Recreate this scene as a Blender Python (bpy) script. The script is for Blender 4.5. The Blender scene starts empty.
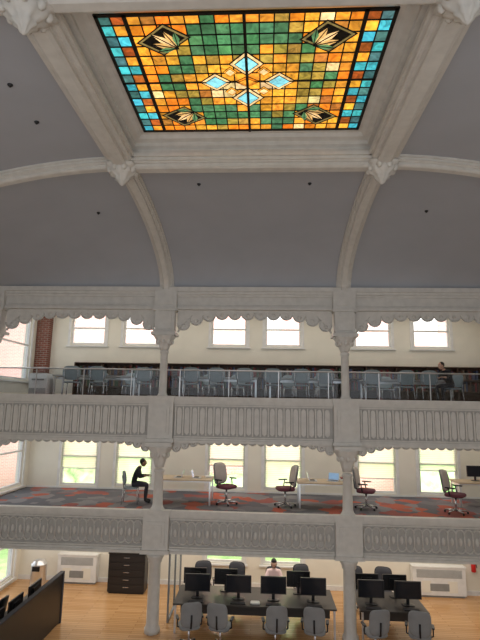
import bpy, math, random
from mathutils import Vector, Matrix
random.seed(7)
pi=math.pi
sc=bpy.context.scene
try:
    sc.view_settings.view_transform='Standard'
except Exception: pass
# ---------------------------------------------------------------- materials
MATS={}
def mat(name,col,rough=0.6,metal=0.0,var=0.06,scale=6.0,bump=0.0,emit=0.0,spec=0.4):
    m=bpy.data.materials.new(name); m.use_nodes=True
    nt=m.node_tree; b=nt.nodes['Principled BSDF']
    tc=nt.nodes.new('ShaderNodeTexCoord'); nz=nt.nodes.new('ShaderNodeTexNoise')
    nz.inputs['Scale'].default_value=scale; nz.inputs['Detail'].default_value=3
    nt.links.new(tc.outputs['Object'],nz.inputs['Vector'])
    r=nt.nodes.new('ShaderNodeValToRGB')
    r.color_ramp.elements[0].position=0.3; r.color_ramp.elements[1].position=0.7
    r.color_ramp.elements[0].color=tuple(max(0,c*(1-var)) for c in col)+(1,)
    r.color_ramp.elements[1].color=tuple(min(1,c*(1+var)) for c in col)+(1,)
    nt.links.new(nz.outputs['Fac'],r.inputs['Fac']); nt.links.new(r.outputs['Color'],b.inputs['Base Color'])
    b.inputs['Roughness'].default_value=rough; b.inputs['Metallic'].default_value=metal
    b.inputs['Specular IOR Level'].default_value=spec
    if bump>0:
        bp=nt.nodes.new('ShaderNodeBump'); bp.inputs['Strength'].default_value=bump; bp.inputs['Distance'].default_value=0.02
        nt.links.new(nz.outputs['Fac'],bp.inputs['Height']); nt.links.new(bp.outputs['Normal'],b.inputs['Normal'])
    if emit>0:
        nt.links.new(r.outputs['Color'],b.inputs['Emission Color']); b.inputs['Emission Strength'].default_value=emit
    MATS[name]=m; return m
mat('trim_paint',(0.64,0.625,0.59),0.55)
mat('beam_paint',(0.63,0.61,0.565),0.55)
mat('panel_shade',(0.44,0.43,0.41),0.6)  # darkened so the shade behind the fascia relief sits in the colour
mat('vault_plaster',(0.40,0.415,0.45),0.85,var=0.03,scale=1.2)
mat('wall_cream',(0.78,0.74,0.64),0.8,var=0.03,scale=2)
mat('side_plaster',(0.5,0.5,0.5),0.8,var=0.03)
mat('white_metal',(0.75,0.74,0.72),0.4)
mat('grille_dark',(0.25,0.25,0.24),0.6)
mat('black_plastic',(0.012,0.012,0.014),0.35)
mat('screen',(0.01,0.012,0.018),0.15)
mat('screen_on',(0.25,0.4,0.6),0.2,emit=0.4)
mat('chair_grey',(0.25,0.26,0.27),0.7)
mat('chair_teal',(0.24,0.29,0.31),0.7)
mat('chair_beige',(0.42,0.37,0.34),0.7)
mat('chair_dark',(0.05,0.05,0.06),0.7)
mat('seat_plum',(0.13,0.035,0.05),0.8)
mat('chrome',(0.6,0.6,0.62),0.25,metal=0.9)
mat('desk_dark',(0.05,0.045,0.042),0.4)
mat('desk_wood',(0.52,0.40,0.27),0.45)
mat('desk_grey',(0.40,0.40,0.39),0.4)
mat('steel',(0.65,0.65,0.66),0.3,metal=0.8)
mat('cabinet_black',(0.02,0.016,0.015),0.4)
mat('shelf_wood',(0.07,0.035,0.02),0.5)
mat('came_black',(0.01,0.008,0.005),0.5)
mat('skin',(0.55,0.33,0.24),0.6)
mat('skin_dark',(0.22,0.12,0.08),0.6)
mat('hair_black',(0.01,0.008,0.007),0.6)
mat('shirt_black',(0.015,0.015,0.018),0.85)
mat('shirt_pink',(0.80,0.60,0.60),0.85)
mat('pants_dark',(0.03,0.03,0.04),0.85)
mat('shoe',(0.02,0.02,0.02),0.5)
mat('eye_white',(0.8,0.8,0.8),0.3)
mat('lip',(0.4,0.15,0.13),0.5)
mat('paper',(0.8,0.8,0.78),0.8)
mat('red_paint',(0.6,0.02,0.02),0.35)
mat('lawn',(0.33,0.5,0.20),0.9,var=0.3,scale=2)
mat('leaves',(0.40,0.58,0.28),0.9,var=0.4,scale=3,bump=0.5)
for i,c in enumerate([(0.18,0.03,0.03),(0.05,0.07,0.14),(0.03,0.03,0.03),(0.22,0.17,0.12),(0.05,0.10,0.06),(0.10,0.05,0.03)]):
    mat('book_%d'%i,c,0.6)
def nodes_mat(name):
    m=bpy.data.materials.new(name); m.use_nodes=True; MATS[name]=m
    return m,m.node_tree,m.node_tree.nodes['Principled BSDF']
def brickmat(name,c1,c2,mo,scale,bw,bh,ms,rough,rotx=0,rotz=0,off=0.5):
    m,nt,b=nodes_mat(name)
    tc=nt.nodes.new('ShaderNodeTexCoord'); mp=nt.nodes.new('ShaderNodeMapping')
    mp.inputs['Rotation'].default_value=(rotx,0,rotz)
    br=nt.nodes.new('ShaderNodeTexBrick'); br.offset=off
    br.inputs['Color1'].default_value=c1+(1,); br.inputs['Color2'].default_value=c2+(1,); br.inputs['Mortar'].default_value=mo+(1,)
    br.inputs['Scale'].default_value=scale; br.inputs['Brick Width'].default_value=bw; br.inputs['Row Height'].default_value=bh; br.inputs['Mortar Size'].default_value=ms
    nt.links.new(tc.outputs['Object'],mp.inputs['Vector']); nt.links.new(mp.outputs['Vector'],br.inputs['Vector'])
    nt.links.new(br.outputs['Color'],b.inputs['Base Color']); b.inputs['Roughness'].default_value=rough
brickmat('wood_floor',(0.50,0.27,0.11),(0.60,0.35,0.16),(0.30,0.15,0.06),1.0,1.6,0.11,0.006,0.22)
brickmat('brick_inside',(0.24,0.07,0.045),(0.17,0.045,0.03),(0.28,0.24,0.2),1.0,0.22,0.075,0.01,0.85,rotx=pi/2)
brickmat('brick_outside',(0.85,0.45,0.38),(0.76,0.38,0.33),(0.8,0.66,0.6),1.0,0.22,0.075,0.01,0.85,rotx=pi/2)
# carpet
m,nt,b=nodes_mat('carpet')
tc=nt.nodes.new('ShaderNodeTexCoord'); vo=nt.nodes.new('ShaderNodeTexVoronoi'); vo.distance='MANHATTAN'; vo.inputs['Scale'].default_value=1.9
sp=nt.nodes.new('ShaderNodeSeparateColor'); r=nt.nodes.new('ShaderNodeValToRGB'); r.color_ramp.interpolation='CONSTANT'
r.color_ramp.elements[0].color=(0.10,0.10,0.115,1)
r.color_ramp.elements[1].position=0.28; r.color_ramp.elements[1].color=(0.19,0.18,0.19,1)
for p,c in ((0.5,(0.36,0.08,0.045,1)),(0.68,(0.14,0.135,0.15,1)),(0.85,(0.25,0.07,0.06,1))):
    e=r.color_ramp.elements.new(p); e.color=c
nt.links.new(tc.outputs['Object'],vo.inputs['Vector']); nt.links.new(vo.outputs['Color'],sp.inputs[0]); nt.links.new(sp.outputs[0],r.inputs['Fac'])
nt.links.new(r.outputs['Color'],b.inputs['Base Color']); b.inputs['Roughness'].default_value=0.95
# clear glass
def glassmat(name,col,fac,rough=0.03):
    m=bpy.data.materials.new(name); m.use_nodes=True; nt=m.node_tree; nt.nodes.clear()
    o=nt.nodes.new('ShaderNodeOutputMaterial'); mx=nt.nodes.new('ShaderNodeMixShader'); t=nt.nodes.new('ShaderNodeBsdfTransparent'); g=nt.nodes.new('ShaderNodeBsdfGlossy')
    t.inputs['Color'].default_value=col+(1,); g.inputs['Roughness'].default_value=rough; mx.inputs[0].default_value=fac
    nt.links.new(t.outputs[0],mx.inputs[1]); nt.links.new(g.outputs[0],mx.inputs[2]); nt.links.new(mx.outputs[0],o.inputs[0]); MATS[name]=m
glassmat('clear_glass',(0.95,0.97,0.98),0.04)
glassmat('rail_glass',(0.90,0.93,0.95),0.03)
m=bpy.data.materials.new('blind_fabric'); m.use_nodes=True; nt=m.node_tree; nt.nodes.clear()
o=nt.nodes.new('ShaderNodeOutputMaterial'); mx=nt.nodes.new('ShaderNodeMixShader'); t=nt.nodes.new('ShaderNodeBsdfTransparent'); g=nt.nodes.new('ShaderNodeBsdfTranslucent')
nz=nt.nodes.new('ShaderNodeTexWave'); nz.bands_direction='Z'; nz.inputs['Scale'].default_value=5
rr=nt.nodes.new('ShaderNodeValToRGB'); rr.color_ramp.elements[0].color=(0.74,0.80,0.68,1); rr.color_ramp.elements[1].color=(0.96,0.97,0.92,1)
tc=nt.nodes.new('ShaderNodeTexCoord'); nt.links.new(tc.outputs['Object'],nz.inputs['Vector']); nt.links.new(nz.outputs['Fac'],rr.inputs['Fac']); nt.links.new(rr.outputs['Color'],g.inputs['Color'])
mx.inputs[0].default_value=0.5
nt.links.new(t.outputs[0],mx.inputs[1]); nt.links.new(g.outputs[0],mx.inputs[2]); nt.links.new(mx.outputs[0],o.inputs[0]); MATS['blind_fabric']=m
# stained glass
m=bpy.data.materials.new('stained_glass'); m.use_nodes=True; nt=m.node_tree; b=nt.nodes['Principled BSDF']
at=nt.nodes.new('ShaderNodeAttribute'); at.attribute_name='Col'
tc=nt.nodes.new('ShaderNodeTexCoord'); nz=nt.nodes.new('ShaderNodeTexNoise'); nz.inputs['Scale'].default_value=6; nz.inputs['Detail'].default_value=5
nz.inputs['Distortion'].default_value=1.5
mr=nt.nodes.new('ShaderNodeMapRange'); mr.inputs[1].default_value=0.3; mr.inputs[2].default_value=0.7; mr.inputs[3].default_value=0.5; mr.inputs[4].default_value=1.4
vm=nt.nodes.new('ShaderNodeVectorMath'); vm.operation='SCALE'
nt.links.new(tc.outputs['Object'],nz.inputs['Vector']); nt.links.new(nz.outputs['Fac'],mr.inputs[0]); nt.links.new(at.outputs['Color'],vm.inputs[0]); nt.links.new(mr.outputs[0],vm.inputs['Scale'])
nt.links.new(vm.outputs[0],b.inputs['Emission Color']); b.inputs['Emission Strength'].default_value=1.0
nt.links.new(vm.outputs[0],b.inputs['Base Color']); b.inputs['Roughness'].default_value=0.5
MATS['stained_glass']=m

# ---------------------------------------------------------------- builder
class B:
    def __init__(s): s.v=[];s.f=[];s.m=[];s.sm=[];s.names=[];s.M=Matrix.Identity(4)
    def mi(s,n):
        if n not in s.names: s.names.append(n)
        return s.names.index(n)
    def add(s,vs,fs,mt,smooth=False):
        o=len(s.v); s.v+=[s.M@Vector(v) for v in vs]; k=s.mi(mt)
        for f in fs: s.f.append([i+o for i in f]); s.m.append(k); s.sm.append(smooth)
    def box(s,x0,x1,y0,y1,z0,z1,mt):
        s.add([(x0,y0,z0),(x1,y0,z0),(x1,y1,z0),(x0,y1,z0),(x0,y0,z1),(x1,y0,z1),(x1,y1,z1),(x0,y1,z1)],
              [(0,3,2,1),(4,5,6,7),(0,1,5,4),(1,2,6,5),(2,3,7,6),(3,0,4,7)],mt)
    def lathe(s,prof,c,mt,n=16,lobes=0,amp=0,smooth=True,sq=0):
        vs=[];fs=[]
        for r,z in prof:
            for i in range(n):
                a=2*pi*i/n; rr=r*(1+amp*math.cos(lobes*a)) if lobes else r
                vs.append((c[0]+rr*math.cos(a),c[1]+rr*math.sin(a),c[2]+z))
        k=len(prof)
        for j in range(k-1):
            for i in range(n):
                i2=(i+1)%n; fs.append((j*n+i,j*n+i2,(j+1)*n+i2,(j+1)*n+i))
        fs.append(tuple(range(n))[::-1]); fs.append(tuple((k-1)*n+i for i in range(n)))
        s.add(vs,fs,mt,smooth)
    def tube(s,p0,p1,r0,mt,r1=None,n=8):
        r1=r0 if r1 is None else r1
        p0=Vector(p0);p1=Vector(p1);d=(p1-p0).normalized()
        u=d.orthogonal().normalized(); w=d.cross(u); vs=[]
        for p,r in ((p0,r0),(p1,r1)):
            for i in range(n):
                a=2*pi*i/n; vs.append(p+u*r*math.cos(a)+w*r*math.sin(a))
        fs=[(i,(i+1)%n,n+(i+1)%n,n+i) for i in range(n)]+[tuple(range(n))[::-1],tuple(range(n,2*n))]
        s.add(vs,fs,mt,True)
    def ball(s,c,r,mt,n=10,m_=7):
        rx,ry,rz=(r,r,r) if not isinstance(r,tuple) else r
        vs=[];fs=[]
        for j in range(m_+1):
            t=pi*j/m_
            for i in range(n):
                a=2*pi*i/n; vs.append((c[0]+rx*math.sin(t)*math.cos(a),c[1]+ry*math.sin(t)*math.sin(a),c[2]+rz*math.cos(t)))
        for j in range(m_):
            for i in range(n): fs.append((j*n+i,(j+1)*n+i,(j+1)*n+(i+1)%n,j*n+(i+1)%n))
        s.add(vs,fs,mt,True)
    def slab(s,hw,hd,th,mt,T,n=24,e=4,curve=0):
        vs=[];fs=[]
        rings=[(0.5,-th/2),(0.92,-th/2),(1.0,-th/5),(1.0,th/5),(0.92,th/2),(0.5,th/2)]
        for k,z in rings:
            for i in range(n):
                a=2*pi*i/n; ca,sa=math.cos(a),math.sin(a)
                x=hw*k*math.copysign(abs(ca)**(2/e),ca); y=hd*k*math.copysign(abs(sa)**(2/e),sa)
                vs.append(T@Vector((x,y,z+curve*x*x)))
        for j in range(len(rings)-1):
            for i in range(n): fs.append((j*n+i,j*n+(i+1)%n,(j+1)*n+(i+1)%n,(j+1)*n+i))
        fs.append(tuple(range(n))[::-1]); fs.append(tuple((len(rings)-1)*n+i for i in range(n)))
        s.add(vs,fs,mt,True)
    def sweep(s,pts,bin_,prof,mt):
        bn=Vector(bin_); n=len(pts); k=len(prof); vs=[];fs=[]
        for i,p in enumerate(pts):
            t=(Vector(pts[min(i+1,n-1)])-Vector(pts[max(i-1,0)])).normalized(); nn=bn.cross(t)
            for a,h in prof: vs.append(Vector(p)+bn*a+nn*h)
        for i in range(n-1):
            for j in range(k-1): fs.append((i*k+j,i*k+j+1,(i+1)*k+j+1,(i+1)*k+j))
        s.add(vs,fs,mt)
    def mesh(s,name):
        me=bpy.data.meshes.new(name); me.from_pydata([tuple(v) for v in s.v],[],s.f)
        for n in s.names: me.materials.append(MATS[n])
        me.polygons.foreach_set('material_index',s.m); me.polygons.foreach_set('use_smooth',s.sm); me.update(); return me
    def obj(s,name,loc=(0,0,0),rz=0,scale=1,parent=None,bevel=0):
        return put(s.mesh(name),name,loc,rz,scale,parent,bevel)
DZ=0.0
def put(me,name,loc=(0,0,0),rz=0,scale=1,parent=None,bevel=0):
    o=bpy.data.objects.new(name,me); sc.collection.objects.link(o); o.rotation_euler=(0,0,rz); o.scale=(scale,)*3
    o.location=loc if parent else (loc[0],loc[1],loc[2]+DZ)
    if parent: o.parent=parent
    if bevel:
        md=o.modifiers.new('bevel','BEVEL'); md.width=bevel; md.segments=2; md.limit_method='ANGLE'
    return o

# ---------------------------------------------------------------- dimensions
WX=8.15; YF=14.1; YB=17.6; L1=-0.2; L2=2.85; L3=6.0; ZC=9.27; ZR=10.82; HC=2.65; RC=7.10; RH=2.06; YN=0.3
def g(X): return max(0,(1-X**1.8))**0.8
def vz(x,y):
    X=min(1,max(0,abs(x)-HC)/(WX-HC)); V=min(1,max(0,abs(y-RC)-RH)/((YF-RC-RH) if y>RC else (RC-RH-YN)))
    return ZC+(ZR-ZC)*g(X)*math.sqrt(max(0,1-V*V))
# ---------------------------------------------------------------- vault (ceiling)
ax=[HC+(WX-HC)*math.sin(pi/2*i/20) for i in range(21)]
xs=[-a for a in ax[::-1]]+[HC*(i/6-1)for i in range(1,12)]+ax
ys=[RC-RH-(RC-RH-YN)*math.sin(pi/2*i/24) for i in range(25)][::-1]+[RC+RH*(i/3-1) for i in range(1,6)]+[RC+RH+(YF-RC-RH)*math.sin(pi/2*i/24) for i in range(25)]
vs=[];fs=[]
for y in ys:
    for x in xs: vs.append((x,y,vz(x,y)))
n=len(xs)
for j in range(len(ys)-1):
    for i in range(n-1):
        cx=(xs[i]+xs[i+1])/2; cy=(ys[j]+ys[j+1])/2
        if abs(cx)<HC and abs(cy-RC)<RH: continue
        fs.append((j*n+i,j*n+i+1,(j+1)*n+i+1,(j+1)*n+i))
b=B(); b.add(vs,fs,'vault_plaster',True); b.obj('ceiling')
# ribs
prof=[(-.30,-.03),(-.30,.05),(-.25,.05),(-.25,.11),(-.21,.11),(-.19,.13),(-.14,.13),(-.14,.19),(-.09,.22),(.09,.22),(.14,.19),(.14,.13),(.19,.13),(.21,.11),(.25,.11),(.25,.05),(.30,.05),(.30,-.03)]
prof2=[(a*0.72,h*0.85) for a,h in prof]
b=B()
for sx in (-1,1):
    pts=[(sx*HC,y,vz(0,y)) for y in ys[::-1]]
    b.sweep(pts,(1,0,0),prof2,'beam_paint')
    b.sweep([(sx*HC,RC+RH+.25,ZR),(sx*HC,RC,ZR),(sx*HC,RC-RH-.25,ZR)],(1,0,0),prof,'beam_paint')
for sy in (-1,1):
    y=RC+sy*RH
    b.sweep([(x,y,vz(x,y)) for x in xs],(0,1,0),prof2,'beam_paint')
    if sy>0: b.sweep([(x,y,ZR) for x in (-HC,0,HC)],(0,1,0),prof,'beam_paint')
b.obj('trim_vault_ribs')
# skylight coffer
loops=[(2.66,RC-RH,RC+RH,10.86),(2.42,5.22,8.93,10.86),(2.42,5.22,8.93,10.95),(2.32,5.32,8.84,10.98),(2.32,5.32,8.84,11.05),(2.22,5.45,8.72,11.07),(2.16,5.53,8.66,11.12),(2.08,5.62,8.57,11.13),(2.04,5.66,8.55,11.25)]
vs=[];fs=[]
for h,y0,y1,z in loops: vs+=[(-h,y0,z),(h,y0,z),(h,y1,z),(-h,y1,z)]
for j in range(len(loops)-1):
    for i in range(4): fs.append((j*4+i,j*4+(i+1)%4,j*4+4+(i+1)%4,j*4+4+i))
b=B(); b.add(vs,fs,'beam_paint'); b.obj('trim_skylight_coffer')
for sx in (-1,1):
    for sy in (-1,1):
        b=B(); c=(0,0,0)
        b.lathe([(0.40,0.0),(0.42,-0.05),(0.36,-0.09),(0.30,-0.12),(0.31,-0.17),(0.24,-0.24),(0.16,-0.30),(0.17,-0.34),(0.09,-0.40),(0.06,-0.46),(0.01,-0.5)],c,'beam_paint',n=32,lobes=8,amp=0.10)
        for k in range(8):
            a=2*pi*k/8+pi/8; b.ball((0.31*math.cos(a),0.31*math.sin(a),-0.12),(0.07,0.07,0.09),'beam_paint',8,5)
        b.obj('ceiling_pendant_ornament',(sx*HC,RC+sy*RH,ZR-0.12),scale=0.85)
# stained glass skylight
NX,NY=20,14; GX=2.08; Y0,Y1=5.68,8.56; zg=11.13
b=B(); cols=[]
def cvar(c,k=0.28):
    q=1+random.uniform(-k,k); return tuple(max(0,x*q*(1+random.uniform(-.1,.1))) for x in c)+(1,)
AMB=(0.95,0.39,0.035);ORG=(0.90,0.25,0.015);GRN=(0.07,0.21,0.085);OLV=(0.42,0.28,0.045);TEAL=(0.06,0.46,0.54);RUST=(0.40,0.09,0.015);CRM=(1.0,0.66,0.30);BRN=(0.50,0.18,0.03)
def pick(*a):
    t=random.random(); acc=0
    for c,p in a:
        acc+=p
        if t<acc: return c
    return a[-1][0]
def gcol(u,v,i,j):
    au,av=abs(u),abs(v)
    if i in (0,NX-1): return TEAL if j%2 else (0.06,0.16,0.16)
    if i in (1,NX-2): return (RUST,AMB,TEAL)[j%3]
    edge=0.42+0.16*math.cos(av*pi*1.15)
    if av<0.22 and au<0.34: return pick((AMB,.7),(CRM,.3))
    if abs(au-edge)<0.085: return pick((GRN,.7),(OLV,.3))
    if au<edge:
        if av>0.86: return pick((ORG,.5),(AMB,.5))
        if av>0.45: return pick((GRN,.62),(OLV,.23),(AMB,.15))
        return pick((AMB,.5),(OLV,.2),(BRN,.3))
    return pick((AMB,.50),(ORG,.30),(BRN,.14),(CRM,.06))
for j in range(NY):
    for i in range(NX):
        x0=-GX+2*GX*i/NX;x1=-GX+2*GX*(i+1)/NX;y0=Y0+(Y1-Y0)*j/NY;y1=Y0+(Y1-Y0)*(j+1)/NY
        b.add([(x0,y0,zg),(x1,y0,zg),(x1,y1,zg),(x0,y1,zg)],[(0,3,2,1)],'stained_glass')
        cols.append(cvar(gcol((i+.5)/NX*2-1,(j+.5)/NY*2-1,i,j)))
def poly(pts,z,c):
    b.add([(x,y,z) for x,y in pts],[tuple(range(len(pts)))[::-1]],'stained_glass' if c else 'came_black')
    if c: cols.append(c)
yc=(Y0+Y1)/2
def dia(cx,cy,a,bb,cc):
    z=zg-0.012
    for k,c in ((1.0,None),(0.88,cc[0]),(0.68,None),(0.60,cc[1])):
        poly([(cx-a*k,cy),(cx,cy-bb*k),(cx+a*k,cy),(cx,cy+bb*k)],z,c if c is None else tuple(c)+(1,)); z-=0.004
BL=(0.28,0.78,0.88)
for dy in (-0.42,0.42): dia(0,yc+dy,0.29,0.29,(CRM,BL))
for dx in (-0.52,0.52): dia(dx,yc,0.28,0.23,(CRM,BL))
dia(0,yc,0.22,0.14,(ORG,AMB))
for dx,dy in ((-.27,.24),(.27,.24),(-.27,-.24),(.27,-.24)): dia(dx,yc+dy,0.12,0.12,(AMB,CRM))
# corner palmettes: fan of pointed leaves on a dark diamond
for sx in (-1,1):
    for sy in (-1,1):
        cx,cy=sx*1.2,yc+sy*0.95
        for k,c in ((1.0,None),(0.90,(0.20,0.15,0.05)),(0.78,None)):
            poly([(cx-.42*k,cy-.05*sy*k),(cx-.05*k*sx,cy-.32*k),(cx+.42*k,cy+.05*sy*k),(cx+.05*sx*k,cy+.32*k)],zg-0.012-0.006*(1-k),c if c is None else tuple(c)+(1,))
        bx,by=cx-sx*.20,cy-sy*.16; base=math.atan2(sy*.8,sx)
        for k,cc in ((-2,(0.10,.24,.10)),(-1,(0.72,.42,.14)),(0,(0.95,.62,.28)),(1,(0.72,.42,.14)),(2,(0.10,.24,.10))):
            a=base+k*.42; ln=.46-.07*abs(k); ux,uy=math.cos(a),math.sin(a); w_=.055
            P=[(bx+ux*.03,by+uy*.03),(bx+ux*ln*.6-uy*w_,by+uy*ln*.6+ux*w_),(bx+ux*ln,by+uy*ln),(bx+ux*ln*.6+uy*w_,by+uy*ln*.6-ux*w_)]
            poly(P[::-1] if False else P[::-1],zg-.022,tuple(cc)+(1,))
            b.tube((bx,by,zg-.026),(bx+ux*ln,by+uy*ln,zg-.026),.008,'came_black',n=4)
def bar(x0,y0,x1,y1,w,dz=0.02):
    d=Vector((x1-x0,y1-y0,0)).normalized(); p=Vector((-d.y,d.x,0))*w/2
    A=Vector((x0,y0,zg));C=Vector((x1,y1,zg))
    vs=[A-p,A+p,C+p,C-p]; lo=[v-Vector((0,0,dz)) for v in vs]
    b.add([*vs,*lo],[(4,5,6,7),(0,1,5,4),(1,2,6,5),(2,3,7,6),(3,0,4,7)],'came_black')
for i in range(NX+1):
    x=-GX+2*GX*i/NX; bar(x,Y0,x,Y1,0.045 if i==NX//2 else 0.02, 0.035 if i==NX//2 else 0.010)
for j in range(NY+1):
    y=Y0+(Y1-Y0)*j/NY; bar(-GX,y,GX,y,0.02,0.010)
bar(-GX,yc,GX,yc,0.03)
bar(-GX,Y0+.02,GX,Y0+.02,.05);bar(-GX,Y1-.02,GX,Y1-.02,.05)
for sx in (-1,1):
    bar(sx*(GX-.02),Y0,sx*(GX-.02),Y1,.05); bar(sx*(GX*.8),Y0,sx*GX*.8,Y1,.06)
me=b.mesh('stained_glass_skylight')
ca=me.color_attributes.new('Col','FLOAT_COLOR','CORNER')
gi=me.materials.find('stained_glass'); ci=0
for p in me.polygons:
    if p.material_index==gi and ci<len(cols):
        for li in p.loop_indices: ca.data[li].color=cols[ci]
        ci+=1
put(me,'stained_glass_skylight')
b=B(); b.box(-2.3,2.3,5.2,8.95,11.3,11.4,'side_plaster'); b.obj('skylight_roof')
for x,y in ((-1.2,10.15),(1.3,10.15),(-3.9,11.3),(4.2,11.2),(-3.75,7.6),(-3.7,6.6),(3.9,6.7)):
    b=B(); b.lathe([(0.04,0.02),(0.045,-0.01),(0.03,-0.03),(0.01,-0.05)],(0,0,0),'black_plastic',n=10); b.obj('ceiling_sprinkler',(x,y,vz(x,y)))

# ---------------------------------------------------------------- walls
def wall_holes(name,axis,p0,p1,u0,u1,z0,z1,holes,mt):
    us=sorted({u0,u1,*[h[0] for h in holes],*[h[1] for h in holes]}); zs=sorted({z0,z1,*[h[2] for h in holes],*[h[3] for h in holes]})
    b=B()
    for i in range(len(us)-1):
        for j in range(len(zs)-1):
            cu=(us[i]+us[i+1])/2; cz=(zs[j]+zs[j+1])/2
            if any(h[0]<cu<h[1] and h[2]<cz<h[3] for h in holes): continue
            if axis=='x': b.box(us[i],us[i+1],p0,p1,zs[j],zs[j+1],mt)
            else: b.box(p0,p1,us[i],us[i+1],zs[j],zs[j+1],mt)
    b.obj(name)
wxs=[-6.3,-4.3,-1.0,1.0,4.25,6.35]
hw=0.66
holes=[(x-hw,x+hw,8.0,9.25) for x in wxs]+[(x-hw,x+hw,L2+.10,4.95) for x in wxs]+[(x-hw,x+hw,0.55,2.3) for x in (-1,1)]
wall_holes('wall_back','x',YB,YB+0.25,-WX-.25,WX+.25,-0.4,9.5,holes,'wall_cream')
lh=[(14.6,16.95,6.6,9.1),(14.6,17.2,3.0,5.3),(15.3,17.2,0.0,2.2)]
wall_holes('wall_left','y',-WX-.25,-WX,YN,YB,-0.4,9.5,lh,'wall_cream')
wall_holes('wall_right','y',WX,WX+.25,YN,YB,-0.4,9.5,[],'wall_cream')
b=B(); b.box(-WX-.25,WX+.25,0,YB+.25,L1-0.2,L1,'wood_floor'); b.obj('floor')
b=B(); b.box(-WX,WX,YF+.02,YB,L2-.3,L2,'carpet'); b.obj('floor_gallery_middle')
b=B(); b.box(-WX,WX,YF+.02,YB,L3-.3,L3,'carpet'); b.obj('floor_gallery_upper')
b=B(); b.box(-WX,WX,YF+.1,YB,9.3,9.45,'wall_cream'); b.obj('ceiling_gallery_upper')
wn=0
def window(cx,z0,z1,w,blind,axis='x',pos=YB):
    global wn; wn+=1
    b=B(); f=0.07
    H=z1-z0; hwid=w/2
    b.box(-hwid,hwid,.05,.14,0,f,'white_metal'); b.box(-hwid,hwid,.05,.14,H-f,H,'white_metal')
    b.box(-hwid,-hwid+f,.05,.14,f,H-f,'white_metal'); b.box(hwid-f,hwid,.05,.14,f,H-f,'white_metal')
    b.box(-hwid+f,hwid-f,.04,.12,H*.5-.03,H*.5+.03,'white_metal')
    b.box(-hwid+f,hwid-f,.09,.10,f,H-f,'clear_glass')
    b.box(-hwid-.1,-hwid,-.03,0.0,-.04,H+.02,'white_metal'); b.box(hwid,hwid+.1,-.03,0.0,-.04,H+.02,'white_metal')
    b.box(-hwid-.14,hwid+.14,-.07,0.0,-.09,-.04,'white_metal')
    if blind>0:
        b.box(-hwid+.02,hwid-.02,.02,.025,H*(1-blind),H,'blind_fabric'); b.box(-hwid+.02,hwid-.02,.01,.035,H*(1-blind)-.03,H*(1-blind),'white_metal')
        b.tube((-hwid+.02,.03,H-.03),(hwid-.02,.03,H-.03),.025,'white_metal')
    if axis=='x': b.obj('window_%d'%wn,(cx,pos,z0))
    else: b.obj('window_%d'%wn,(pos,cx,z0),rz=pi/2)
for x in wxs: window(x,8.0,9.25,2*hw,0)
for i,x in enumerate(wxs): window(x,L2+.10,4.95,2*hw,[.7,.95,.6,.95,.75,.6][i])
for x in (-1,1): window(x,.55,2.3,2*hw,0)
for h in lh: window((h[0]+h[1])/2,h[2],h[3],h[1]-h[0],0,'y',-WX)
b=B(); b.box(-WX,WX,YB-.02,YB,L2,L2+.06,'white_metal'); b.obj('baseboard_middle')
b=B(); b.box(-WX,WX,YB-.03,YB,L1,L1+.14,'white_metal'); b.obj('baseboard_lower')
b=B(); b.box(-WX+.02,-7.68,YB-.33,YB-.01,L3,9.29,'brick_inside'); b.obj('brick_pier')

# ---------------------------------------------------------------- front facade
cxs=[-7.95,-HC,HC,7.95]
b=B()
b.box(-WX,WX,YF,YF+.3,8.66,9.30,'trim_paint')
b.box(-WX,WX,YF-.16,YF,9.20,9.33,'trim_paint'); b.box(-WX,WX,YF-.10,YF,9.12,9.20,'trim_paint'); b.box(-WX,WX,YF-.05,YF,9.05,9.12,'trim_paint')
b.box(-WX,WX,YF-.07,YF,8.66,8.74,'trim_paint'); b.box(-WX,WX,YF-.03,YF,8.80,8.84,'trim_paint')
b.obj('trim_upper_cornice',bevel=0)
def valance(name,ztop,lo,amp,w0,dropmid,span=0.9):
    b=B()
    for a,c in zip(cxs[:-1],cxs[1:]):
        x0=a+.33; x1=c-.33; n=round((x1-x0)/w0); w=(x1-x0)/n
        for k in range(n):
            xa=x0+k*w; xm=xa+w/2; t=min(xm-x0,x1-xm)
            zb=ztop-dropmid-amp*max(0,1-t/span)**1.6
            pts=[(xa,ztop)]
            for q in range(9):
                an=pi+pi*q/8; pts.append((xm+w/2*math.cos(an),zb+w*.52*math.sin(an)))
            pts.append((xa+w,ztop)); m_=len(pts)
            vs=[(x,YF+.10,z) for x,z in pts]+[(x,YF+.16,z) for x,z in pts]
            b.add(vs,[tuple(range(m_)),tuple(range(m_,2*m_))[::-1]]+[(i,i+m_,(i+1)%m_+m_,(i+1)%m_) for i in range(m_)],lo)
            for q in range(8):
                a1=pi+pi*q/8;a2=pi+pi*(q+1)/8
                b.tube((xm+w/2*math.cos(a1),YF+.09,zb+w*.52*math.sin(a1)),(xm+w/2*math.cos(a2),YF+.09,zb+w*.52*math.sin(a2)),.020,lo,n=5)
            b.ball((xm,YF+.10,zb-w*.16),(w*.16,.03,w*.16),lo,8,5)
    b.obj(name)
valance('trim_scalloped_valance_upper',8.70,'trim_paint',0.42,0.38,0.12,1.35)
valance('trim_scalloped_valance_middle',4.85,'trim_paint',0.26,0.24,0.0,1.0)
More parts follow.
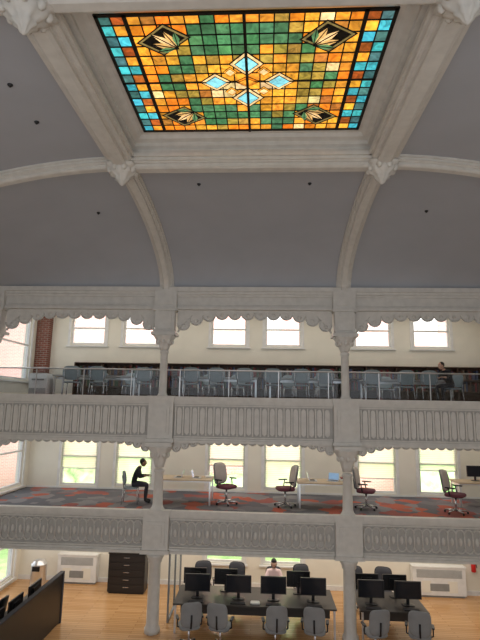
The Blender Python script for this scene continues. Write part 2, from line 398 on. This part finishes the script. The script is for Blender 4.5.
def fascia(name,z0,z1,style):
    b=B(); y=YF
    b.box(-WX,WX,y,y+.12,z0,z1-.02,'panel_shade')
    b.box(-WX,WX,y-.17,y+.02,z1-.09,z1+.02,'trim_paint'); b.box(-WX,WX,y-.11,y,z1-.15,z1-.09,'trim_paint'); b.box(-WX,WX,y-.05,y,z1-.20,z1-.15,'trim_paint')
    b.box(-WX,WX,y-.09,y,z0,z0+.07,'trim_paint'); b.box(-WX,WX,y-.05,y,z0+.07,z0+.13,'trim_paint')
    za,zb=z0+.20,z1-.27
    for a,c in zip(cxs[:-1],cxs[1:]):
        x0=a+.42;x1=c-.42
        b.box(x0-.04,x1+.04,y-.045,y,zb+.02,zb+.06,'trim_paint'); b.box(x0-.04,x1+.04,y-.045,y,za-.06,za-.02,'trim_paint')
        n=round((x1-x0)/.225); w=(x1-x0)/n
        for k in range(n):
            xa=x0+k*w; xm=xa+w/2
            if style==0:
                b.box(xa-.022,xa+.022,y-.05,y,za,zb,'trim_paint')
                pts=[(xm+ .07*math.cos(pi*q/6),zb-.12+.10*math.sin(pi*q/6)) for q in range(7)]+[(xm-.07,za+.08),(xm,za+.02),(xm+.07,za+.08)]
                m_=len(pts); b.add([(x,y-.035,z) for x,z in pts]+[(x,y,z) for x,z in pts],[tuple(range(m_))]+[(i,(i+1)%m_,(i+1)%m_+m_,i+m_) for i in range(m_)],'trim_paint')
            else:
                for q in range(6):
                    a1=pi*q/6;a2=pi*(q+1)/6
                    b.tube((xm+w/2*math.cos(a1),y-.018,zb-.13+.12*math.sin(a1)),(xm+w/2*math.cos(a2),y-.018,zb-.13+.12*math.sin(a2)),.024,'trim_paint',n=5)
                    b.tube((xm+w/2*math.cos(a1),y-.018,za+.16-.12*math.sin(a1)),(xm+w/2*math.cos(a2),y-.018,za+.16-.12*math.sin(a2)),.024,'trim_paint',n=5)
                b.tube((xa,y-.018,za+.16),(xa,y-.018,zb-.13),.022,'trim_paint',n=5)
                b.ball((xm,y-.015,(za+zb)/2),(.05,.035,.11),'trim_paint',8,5)
    b.obj(name)
F2a,F2b=1.80,2.92
fascia('trim_fascia_upper',4.78,6.06,0); fascia('trim_fascia_middle',F2a,F2b,1)
def column(x):
    b=B(); P='trim_paint'
    b.lathe([(.17,0),(.17,.06),(.14,.10),(.115,.16),(.105,1.3),(.13,1.33),(.13,1.37),(.11,1.40)],(0,0,L3+.02),P,n=16,lobes=8,amp=.03)
    b.lathe([(.11,0),(.15,.10),(.17,.18),(.22,.27),(.31,.40),(.33,.44)],(0,0,7.42),P,n=32,lobes=8,amp=.06)
    for k in range(8):
        a=2*pi*k/8; b.ball((.22*math.cos(a),.22*math.sin(a),7.68),(.06,.06,.09),P,8,5)
    b.box(-.36,.36,-.30,.30,7.86,7.95,P)
    b.box(-.29,.29,-.16,.22,7.95,8.66,P); b.box(-.20,.20,-.19,-.16,8.05,8.55,P); b.box(-.36,.36,-.22,.25,8.60,8.68,P)
    b.box(-.33,.33,-.16,.0,8.68,9.2,P); b.box(-.22,.22,-.19,-.16,8.78,9.0,P)
    # scrolled brackets on both sides of the capital
    for s_ in (-1,1):
        for q in range(7):
            a1=-pi/2+ (pi/2)*q/7; a2=-pi/2+(pi/2)*(q+1)/7
            b.tube((s_*(.36+.42*(1+math.sin(a1))),.12,8.0+.5*(1-math.cos(a1))*0+ .5*(q/7)**1.5),(s_*(.36+.42*(1+math.sin(a2))),.12,8.0+.5*((q+1)/7)**1.5),.03,P,n=6)
    for z0,z1 in ((4.78,6.06),(F2a,F2b)):
        b.box(-.36,.36,-.14,0.0,z0,z1-.05,P); b.box(-.26,.26,-.17,-.14,z0+.22,z1-.28,P); b.box(-.40,.40,-.21,0.0,z1-.1,z1+.03,P); b.box(-.40,.40,-.19,0.0,z0,z0+.1,P)
        b.box(-.18,.18,-.19,-.17,z0+.3,z1-.36,P)
    b.lathe([(.20,0),(.20,.07),(.16,.12),(.14,.18),(.12,1.05),(.15,1.08),(.15,1.12),(.12,1.15)],(0,0,L2+.04),P,n=16,lobes=8,amp=.03)
    b.lathe([(.12,0),(.16,.14),(.19,.26),(.25,.38),(.34,.55),(.36,.60)],(0,0,4.08),P,n=32,lobes=8,amp=.06)
    for k in range(8):
        a=2*pi*k/8; b.ball((.23*math.cos(a),.23*math.sin(a),4.44),(.065,.065,.1),P,8,5)
    b.box(-.38,.38,-.32,.30,4.68,4.78,P)
    b.lathe([(.21,0),(.21,.1),(.18,.15),(.165,.2),(.155,1.74),(.19,1.78),(.19,1.84),(.23,1.92),(.25,2.0)],(0,0,L1),P,n=32,lobes=8,amp=.03)
    b.obj('column',(x,YF+.0,0))
for x in (-HC,HC,-7.95,7.95): column(x)
b=B()
for i in range(11):
    x0=-8.1+i*1.473; b.box(x0+.02,x0+1.453,YF+.32,YF+.335,L3+.12,L3+.84,'rail_glass')
    b.box(x0-.010,x0+.010,YF+.31,YF+.345,L3,L3+.86,'steel')
b.tube((-8.1,YF+.33,L3+.87),(8.1,YF+.33,L3+.87),.022,'steel')
b.obj('glass_railing')

# ---------------------------------------------------------------- furniture
def office_chair(back,seat,name='office_chair'):
    b=B()
    for k in range(5):
        a=2*pi*k/5+.3; b.tube((0,0,.10),(.28*math.cos(a),.28*math.sin(a),.07),.028,'chrome',.018); b.ball((.29*math.cos(a),.29*math.sin(a),.033),.033,'black_plastic',8,5)
    b.tube((0,0,.08),(0,0,.42),.028,'chrome'); b.lathe([(.1,0),(.12,.03),(.05,.04)],(0,0,.40),'black_plastic',10)
    b.slab(.25,.24,.08,seat,Matrix.Translation((0,0,.47)))
    T=Matrix.Translation((0,.27,.80))@Matrix.Rotation(-.16,4,'X')@Matrix.Rotation(pi/2,4,'X')
    b.slab(.23,.27,.055,back,T,curve=.9)
    T2=T@Matrix.Translation((0,0,-.045)); b.slab(.25,.29,.02,'chair_grey' if back!='chair_dark' else 'black_plastic',T2,curve=.9)
    b.tube((0,.05,.42),(0,.30,.52),.022,'black_plastic'); b.tube((0,.30,.52),(0,.33,.80),.02,'black_plastic')
    for s_ in (-1,1):
        b.tube((s_*.12,.05,.43),(s_*.29,.05,.48),.016,'black_plastic'); b.tube((s_*.29,.05,.48),(s_*.29,.08,.66),.016,'black_plastic')
        b.slab(.035,.13,.03,'black_plastic',Matrix.Translation((s_*.29,.03,.67)))
    return b.mesh(name)
CH_B=office_chair('chair_beige','seat_plum'); CH_G=office_chair('chair_grey','chair_grey'); CH_D=office_chair('chair_dark','chair_dark')
def side_chair():
    b=B()
    for sx in (-1,1):
        b.tube((sx*.22,-.22,0),(sx*.20,-.19,.45),.013,'chrome'); b.tube((sx*.23,.25,0),(sx*.20,.2,.45),.013,'chrome'); b.tube((sx*.20,.2,.45),(sx*.19,.27,.82),.013,'chrome')
        b.tube((sx*.20,-.19,.44),(sx*.20,.2,.44),.012,'chrome')
    b.slab(.23,.22,.035,'chair_teal',Matrix.Translation((0,0,.46)))
    T=Matrix.Translation((0,.25,.72))@Matrix.Rotation(-.14,4,'X')@Matrix.Rotation(pi/2,4,'X'); b.slab(.26,.21,.03,'chair_teal',T,curve=.8,e=3)
    return b.mesh('reading_chair')
SC=side_chair()
def monitor():
    b=B(); b.box(-.27,.27,-.02,.015,.13,.47,'black_plastic'); b.box(-.25,.25,-.023,-.02,.15,.45,'screen')
    b.box(-.12,.12,.015,.04,.2,.4,'black_plastic'); b.box(-.03,.03,.02,.05,.01,.25,'black_plastic'); b.slab(.13,.09,.015,'black_plastic',Matrix.Translation((0,.02,.0085))); return b.mesh('computer_monitor')
MON=monitor()
def keyboard():
    b=B(); b.box(-.21,.21,-.07,.07,0,.015,'black_plastic')
    for i in range(10):
        for j in range(4): b.box(-.2+i*.04,-.165+i*.04,-.06+j*.032,-.034+j*.032,.015,.022,'chair_dark')
    return b.mesh('keyboard')
KB=keyboard()
def desk(w,d,top,legs='steel',panel=None):
    b=B(); b.box(-w/2,w/2,-d/2,d/2,.71,.75,top)
    for sx in (-1,1):
        for sy in (-1,1): b.box(sx*(w/2-.06)-.025,sx*(w/2-.06)+.025,sy*(d/2-.06)-.025,sy*(d/2-.06)+.025,0,.71,legs)
        b.box(sx*(w/2-.06)-.015,sx*(w/2-.06)+.015,-d/2+.06,d/2-.06,.63,.68,legs)
    b.box(-w/2+.06,w/2-.06,-.015,.015,.62,.70,legs)
    if panel: b.box(-w/2+.1,w/2-.1,-.012,.012,.25,.70,panel)
    return b
def laptop():
    b=B(); b.box(-.17,.17,-.12,.12,0,.018,'steel'); b.box(-.15,.15,-.05,.1,.018,.02,'black_plastic')
    b.M=Matrix.Translation((0,.12,.018))@Matrix.Rotation(-.25,4,'X'); b.box(-.17,.17,0,.012,0,.22,'steel'); b.box(-.155,.155,-.003,0,.015,.205,'screen_on'); return b.mesh('laptop')
LAP=laptop()
# level 1
DZ=L1
desk(4.4,1.4,'desk_dark','steel','desk_dark').obj('computer_desk',(0.10,14.75,0))
desk(1.8,1.4,'desk_dark','steel','desk_dark').obj('computer_desk',(3.82,14.75,0))
for x in (-1.5,-.35,.62,1.72,3.3,4.3):
    put(MON,'computer_monitor',(x,14.5,.752),scale=1.32); put(KB,'keyboard',(x,14.2,.752))
for x in (-1.65,-.75,1.35,3.3,4.1):
    put(MON,'computer_monitor',(x,15.1,.752),rz=pi,scale=1.25)
for i,x in enumerate((-1.55,-.75,.65,1.65,3.15,4.25)):
    put(CH_G,'office_chair',(x,13.4,0),rz=pi+[.3,-.2,.1,-.15,.2,-.25][i],scale=1.08)
for i,x in enumerate((-1.5,-.55,1.6,3.2,4.0)):
    put(CH_D,'office_chair',(x,16.0,0),rz=[.2,-.2,.3,.1,-.2][i],scale=1.08)
b=B(); b.slab(.13,.09,.04,'paper',Matrix.Translation((0,0,.02)),e=6); b.obj('paper_stack',(.12,14.25,.752))
b=B(); b.box(-.04,.04,-1.8,1.8,.04,1.3,'black_plastic'); b.box(-.06,.06,-1.84,1.84,1.3,1.34,'chair_dark'); b.box(-.06,.06,-1.84,-1.76,0,1.3,'chair_dark'); b.box(-.06,.06,1.76,1.84,0,1.3,'chair_dark'); b.obj('desk_partition',(-5.35,12.6,0))
desk(3.4,.8,'desk_dark').obj('computer_desk',(-5.85,12.6,0),rz=pi/2)
for y in (11.6,12.5,13.5):
    put(MON,'computer_monitor',(-5.7,y,.752),rz=pi/2+pi,scale=1.25)
for y in (12.0,13.2): put(CH_D,'office_chair',(-6.65,y,0),rz=-pi/2)
b=B(); b.box(-.01,.01,-1.0,1.0,.06,1.98,'rail_glass')
for y in (-1.0,0,1.0): b.box(-.025,.025,y-.025,y+.025,0,2.0,'chair_grey')
b.box(-.025,.025,-1.0,1.0,0,.06,'chair_grey'); b.box(-.025,.025,-1.0,1.0,1.96,2.0,'chair_grey'); b.obj('glass_partition',(-2.35,15.7,0))
def radiator(w,name,loc):
    b=B(); b.box(-w/2,w/2,-.28,0,.06,.9,'white_metal'); b.box(-w/2-.02,w/2+.02,-.30,0,.9,.94,'white_metal'); b.box(-w/2+.04,w/2-.04,-.25,0,0,.06,'grille_dark')
    for k in range(9): b.box(-w/2+.12,w/2-.12,-.286,-.28,.60+k*.028,.612+k*.028,'grille_dark')
    for k in (-1,1): b.box(k*w/4-.15,k*w/4+.15,-.285,-.28,.15,.5,'wall_cream')
    b.box(-w*.18,w*.18,-.287,-.28,.2,.42,'grille_dark'); b.obj(name,loc)
radiator(1.35,'radiator_cabinet',(-6.0,YB-.03,0)); radiator(1.7,'radiator_cabinet',(6.1,YB-.03,0))
b=B(); b.box(-.6,.6,-.25,.25,.05,1.2,'cabinet_black'); b.box(-.62,.62,-.27,.27,1.2,1.24,'cabinet_black'); b.box(-.57,.57,-.22,.22,0,.05,'cabinet_black')
for k in range(5):
    b.box(-.58,.58,-.265,-.25,.08+k*.222,.285+k*.222,'cabinet_black'); b.box(-.09,.09,-.285,-.265,.20+k*.222,.215+k*.222,'chrome')
b.obj('filing_cabinet',(-4.1,16.85,0))
b=B(); b.lathe([(.24,0),(.25,.02),(.25,.80),(.26,.82),(.25,.84),(.18,.93),(.06,.97)],(0,0,0),'steel',20); b.box(-.12,.12,-.262,-.22,.66,.8,'black_plastic'); b.obj('trash_can',(-7.0,16.6,0))
b=B(); b.lathe([(.06,0),(.075,.02),(.075,.38),(.05,.44),(.02,.46),(.02,.5)],(0,0,0),'red_paint',14); b.tube((0,0,.5),(0,-.1,.52),.012,'black_plastic'); b.tube((.02,-.02,.48),(.09,-.05,.15),.012,'black_plastic'); b.box(-.04,.04,.05,.10,.2,.26,'chrome'); b.obj('fire_extinguisher',(7.3,YB-.1,.75))
b=B(); b.box(-.09,.09,-.03,0,-.12,.12,'white_metal'); b.box(-.05,.05,-.035,-.03,.0,.07,'grille_dark'); b.obj('wall_switch_panel',(-5.2,YB,1.35))
b=B(); b.box(-.3,.3,-.2,.2,.0,1.7,'cabinet_black'); b.box(-.28,-.01,-.215,-.2,.05,1.65,'chair_dark'); b.box(.01,.28,-.215,-.2,.05,1.65,'chair_dark'); b.tube((-.03,-.22,.8),(-.03,-.22,1.0),.008,'chrome'); b.tube((.03,-.22,.8),(.03,-.22,1.0),.008,'chrome'); b.obj('curtain_stand_in',(7.7,16.4,0))  # cabinet shape added in place of the dark curtain at the right edge
DZ=0
# level 2
desk(1.75,.9,'desk_wood').obj('work_table',(-2.12,15.6,L2)); desk(1.6,.9,'desk_wood').obj('work_table',(2.15,15.6,L2))
for x,r in ((-2.35,pi/2+pi),(-1.75,-pi/2+pi),(1.85,pi/2),(2.45,-.4)):
    put(LAP,'laptop',(x,15.6,L2+.752),rz=r)
for x,y,r in ((-.82,15.5,.9),(.98,15.4,-1.3),(3.42,15.4,1.2),(5.95,15.1,.9)):
    put(CH_B,'office_chair',(x,y,L2),rz=r,scale=1.12)
b=B(); b.box(-.10,.10,-.14,.14,0,.06,'paper'); b.box(-.08,.08,-.12,.12,.06,.09,'book_0'); b.obj('book_stack',(2.8,15.78,L2+.752))
b=B(); b.box(-.1,.1,-.14,.14,0,.03,'paper'); b.obj('paper_stack',(-1.42,15.8,L2+.752),rz=.1)
desk(1.6,.8,'desk_wood').obj('work_table',(7.2,16.4,L2)); put(MON,'computer_monitor',(7.1,16.4,L2+.752))
# level 3
for x,w in ((-5.3,2.8),(-1.2,2.6),(1.75,2.6),(4.9,2.8)):
    desk(w,.8,'desk_grey').obj('reading_table',(x,16.1,L3))
for i,x in enumerate((-5.85,-5.0,-3.6,-2.0,-1.2,-.3,.6,1.45,2.25,3.65,4.65,5.35)):
    put(SC,'reading_chair',(x,15.33 if i!=2 else 15.6,L3),rz=pi+random.uniform(-.25,.25),scale=1.08)
for i,x in enumerate((-5.5,-4.4,-1.6,-.6,1.2,2.3,4.5)):
    put(SC,'reading_chair',(x,16.86,L3),rz=random.uniform(-.1,.1),scale=1.0)
b=B(); b.box(-.3,.3,-.25,.25,.0,.62,'white_metal'); b.box(-.28,.28,-.27,-.25,.1,.3,'desk_grey'); b.box(-.3,.3,-.25,.2,.62,.78,'paper'); b.box(-.2,.2,-.28,-.24,.55,.6,'grille_dark'); b.obj('printer',(-7.1,15.8,L3))
b=B(); x0,x1=-6.6,8.1; SH=1.30
b.box(x0,x1,17.55,17.59,L3,L3+SH,'shelf_wood')
for z in (0.02,.42,.83,SH-.03): b.box(x0,x1,17.22,17.55,L3+z,L3+z+.03,'shelf_wood')
x=x0
while x<x1: b.box(x,x+.04,17.22,17.55,L3,L3+SH,'shelf_wood'); x+=1.05
bs=b.obj('bookshelf')
b=B()
for z in (.45,.86):
    x=x0+.08
    while x<x1-.1:
        w=random.uniform(.03,.07); h=random.uniform(.22,.36)
        if ((x-x0)%1.05)>.06 and ((x+w-x0)%1.05)>.06 and random.random()<.92: b.box(x,x+w*.94,17.27,17.5,L3+z,L3+z+h,'book_%d'%random.randrange(6))
        x+=w
b.obj('books',parent=bs)

# ---------------------------------------------------------------- people
def person(name,loc,rz,scale,lean,shirt,skin,reach=0.0,longhair=False):
    root=bpy.data.objects.new(name,None); sc.collection.objects.link(root); root.location=loc; root.rotation_euler=(0,0,rz); root.scale=(scale,)*3
    def L(p):
        p=Vector(p); q=p-Vector((0,0,.58)); c,s_=math.cos(lean),math.sin(lean)
        return Vector((q.x, q.y*c - q.z*s_, q.z*c + q.y*s_))+Vector((0,0,.58))
    J={'pel':((0,0,.60),.118),'wai':(L((0,0,.74)),.120),'che':(L((0,-.01,.94)),.145),'nb':(L((0,-.02,1.07)),.075),'nt':(L((0,-.04,1.16)),.052)}
    E=[('pel','wai'),('wai','che'),('che','nb'),('nb','nt')]
    for s_,t in ((-1,'l'),(1,'r')):
        sh=L((s_*.17,-.01,1.02)); wr=Vector((s_*.13,-.38-reach,.82)); el=(sh+wr)/2+Vector((s_*.08,.06,-.12))
        J['sh'+t]=(sh,.072);J['el'+t]=(el,.048);J['wr'+t]=(wr,.030)
        J['hi'+t]=((s_*.095,-.04,.575),.085);J['th'+t]=((s_*.11,-.25,.565),.075);J['kn'+t]=((s_*.12,-.45,.54),.060);J['ca'+t]=((s_*.12,-.43,.34),.054);J['an'+t]=((s_*.12,-.42,.10),.040);J['to'+t]=((s_*.13,-.58,.045),.038)
        E+=[('che','sh'+t),('sh'+t,'el'+t),('el'+t,'wr'+t),('pel','hi'+t),('hi'+t,'th'+t),('th'+t,'kn'+t),('kn'+t,'ca'+t),('ca'+t,'an'+t),('an'+t,'to'+t)]
    ks=list(J); me=bpy.data.meshes.new('sk'); me.from_pydata([tuple(J[k][0]) for k in ks],[(ks.index(a),ks.index(c)) for a,c in E],[])
    tmp=bpy.data.objects.new('sk',me); sc.collection.objects.link(tmp)
    tmp.modifiers.new('skin','SKIN'); ss=tmp.modifiers.new('ss','SUBSURF'); ss.levels=2; ss.render_levels=2
    for i,k in enumerate(ks):
        sv=me.skin_vertices[0].data[i]; sv.radius=(J[k][1],J[k][1]*(.8 if k in('pel','wai','che') else 1)); sv.use_root=(k=='pel')
    bpy.context.view_layer.update(); dg=bpy.context.evaluated_depsgraph_get()
    m2=bpy.data.meshes.new_from_object(tmp.evaluated_get(dg)); bpy.data.objects.remove(tmp)
    m2.materials.clear()
    for n_ in (shirt,'pants_dark','shoe',skin): m2.materials.append(MATS[n_])
    nt_=J['nt'][0]; w1=J['wrl'][0]; w2=J['wrr'][0]
    for p in m2.polygons:
        c=p.center; p.use_smooth=True; k=0
        if c.z<.12: k=2
        elif c.z<.66 and (c.z<.62 or c.y<-.12): k=1
        if min((c-w1).length,(c-w2).length)<.09 or (c-nt_).length<.075: k=3
        p.material_index=k
    put(m2,'body',parent=root)
    b=B(); hc=L((0,-.07,1.27))
    b.ball(hc,(.074,.093,.115),skin,16,12)
    b.ball(hc+Vector((0,-.02,-.06)),(.052,.062,.055),skin,12,8)
    b.ball(hc+Vector((0,-.098,-.018)),(.013,.02,.026),skin,8,6)
    for s_ in (-1,1):
        b.ball(hc+Vector((s_*.031,-.078,.012)),(.013,.011,.009),'eye_white',8,6); b.ball(hc+Vector((s_*.031,-.087,.012)),(.006,.005,.006),'hair_black',8,5)
        b.ball(hc+Vector((s_*.075,.0,-.005)),(.012,.022,.032),skin,8,6)
        b.ball(hc+Vector((s_*.031,-.086,.034)),(.017,.006,.004),'hair_black',6,4)
    b.ball(hc+Vector((0,-.084,-.055)),(.024,.01,.007),'lip',8,5)
    b.ball(hc+Vector((0,.022,.032)),(.083,.092,.100),'hair_black',16,10)
    if longhair:
        b.ball(hc+Vector((0,.055,-.05)),(.085,.06,.13),'hair_black',14,10); b.ball(hc+Vector((0,-.012,.06)),(.082,.085,.068),'hair_black',14,10)
    for s_,w in ((-1,w1),(1,w2)):
        b.slab(.038,.045,.028,skin,Matrix.Translation(w+Vector((0,-.045,0))),n=12)
        for k,(fx,ln) in enumerate(((-.028,.065),(-.009,.078),(.010,.072),(.028,.055))):
            p0=w+Vector((fx,-.085,.002)); p1=p0+Vector((0,-ln*.5,-.004)); p2=p1+Vector((0,-ln*.42,-.022))
            b.tube(p0,p1,.009,skin,.0085); b.ball(p1,.0088,skin,6,4); b.tube(p1,p2,.0085,skin,.007); b.ball(p2,.007,skin,6,4)
        t0=w+Vector((-s_*.030,-.03,0)); t1=t0+Vector((-s_*.03,-.03,-.006)); t2=t1+Vector((-s_*.008,-.028,-.008))
        b.tube(t0,t1,.011,skin,.010); b.tube(t1,t2,.010,skin,.008); b.ball(t2,.008,skin,6,4)
    b.obj('head_and_hands',parent=root)
person('seated_man',(-3.72,15.3,L2),pi/2+.15,1.0,.36,'shirt_black','skin_dark',reach=.03)
put(SC,'reading_chair',(-3.74,15.3,L2),rz=pi/2+.15,scale=1.02)
person('seated_woman',(.66,15.95,L1),0,1.04,.05,'shirt_pink','skin',longhair=True)
put(CH_D,'office_chair',(.66,15.98,L1),rz=0,scale=1.0)
person('seated_reader',(6.05,15.2,L3),-1.2+pi*2,.98,.42,'shirt_black','skin')
put(SC,'reading_chair',(6.07,15.2,L3),rz=-1.2+pi*2)

# ---------------------------------------------------------------- outside
b=B(); b.box(-25,25,18.2,45,-.8,-.6,'lawn'); b.obj('lawn_ground')
b=B(); b.box(-14,14,25,25.4,-.6,14,'brick_outside')
for i in range(7): b.box(-12+i*4,-10.8+i*4,24.93,25.0,9.6,11.6,'white_metal')
b.obj('neighbouring_brick_building')
b=B()
for i in range(60): b.ball((random.uniform(-12,12),random.uniform(22,23.5),random.uniform(-.2,3.4)),(random.uniform(.7,1.2),.8,random.uniform(.5,.9)),'leaves',10,7)
b.obj('hedge')
# ---------------------------------------------------------------- lights
def area(name,loc,rot,sx,sy,p,col):
    l=bpy.data.lights.new(name,'AREA'); l.shape='RECTANGLE'; l.size=sx; l.size_y=sy; l.energy=p; l.color=col
    o=bpy.data.objects.new(name,l); sc.collection.objects.link(o); o.location=loc; o.rotation_euler=rot
area('gallery_light_upper',(0,15.9,9.25),(0,0,0),15,2.4,105,(1,.95,.86))
area('gallery_light_middle',(0,15.9,5.6),(0,0,0),15,2.4,135,(1,.94,.84))
area('gallery_light_lower',(0,15.9,2.45),(0,0,0),15,2.4,240,(1,.92,.80))
area('outdoor_fill',(0,18.6,6),(pi/2,0,0),22,13,4000,(1,.98,.95))  # added lamp facing away from the room, brightens hedge and brick building
w=bpy.data.worlds.new('World'); sc.world=w; w.use_nodes=True; nt=w.node_tree; bg=nt.nodes['Background']
tc=nt.nodes.new('ShaderNodeTexCoord'); sp=nt.nodes.new('ShaderNodeSeparateXYZ'); mr=nt.nodes.new('ShaderNodeMapRange')
mr.inputs[1].default_value=-.1; mr.inputs[2].default_value=.4; mr.inputs[3].default_value=1.15; mr.inputs[4].default_value=3.0
nt.links.new(tc.outputs['Generated'],sp.inputs[0]); nt.links.new(sp.outputs['Y'],mr.inputs[0]); nt.links.new(mr.outputs[0],bg.inputs['Strength'])
bg.inputs['Color'].default_value=(.95,.97,1.0,1)
# ---------------------------------------------------------------- camera
cd=bpy.data.cameras.new('Camera'); cam=bpy.data.objects.new('Camera',cd); sc.collection.objects.link(cam)
cd.sensor_fit='VERTICAL'; cd.sensor_height=36; cd.lens=36*481/640
R=Matrix.Rotation(math.radians(3.0),4,'Z')@Matrix.Rotation(math.radians(100),4,'X')@Matrix.Rotation(math.radians(1.0),4,'Z')
cam.matrix_world=Matrix.Translation((0.32,0,5.87))@R
cd.clip_start=.05
sc.camera=cam
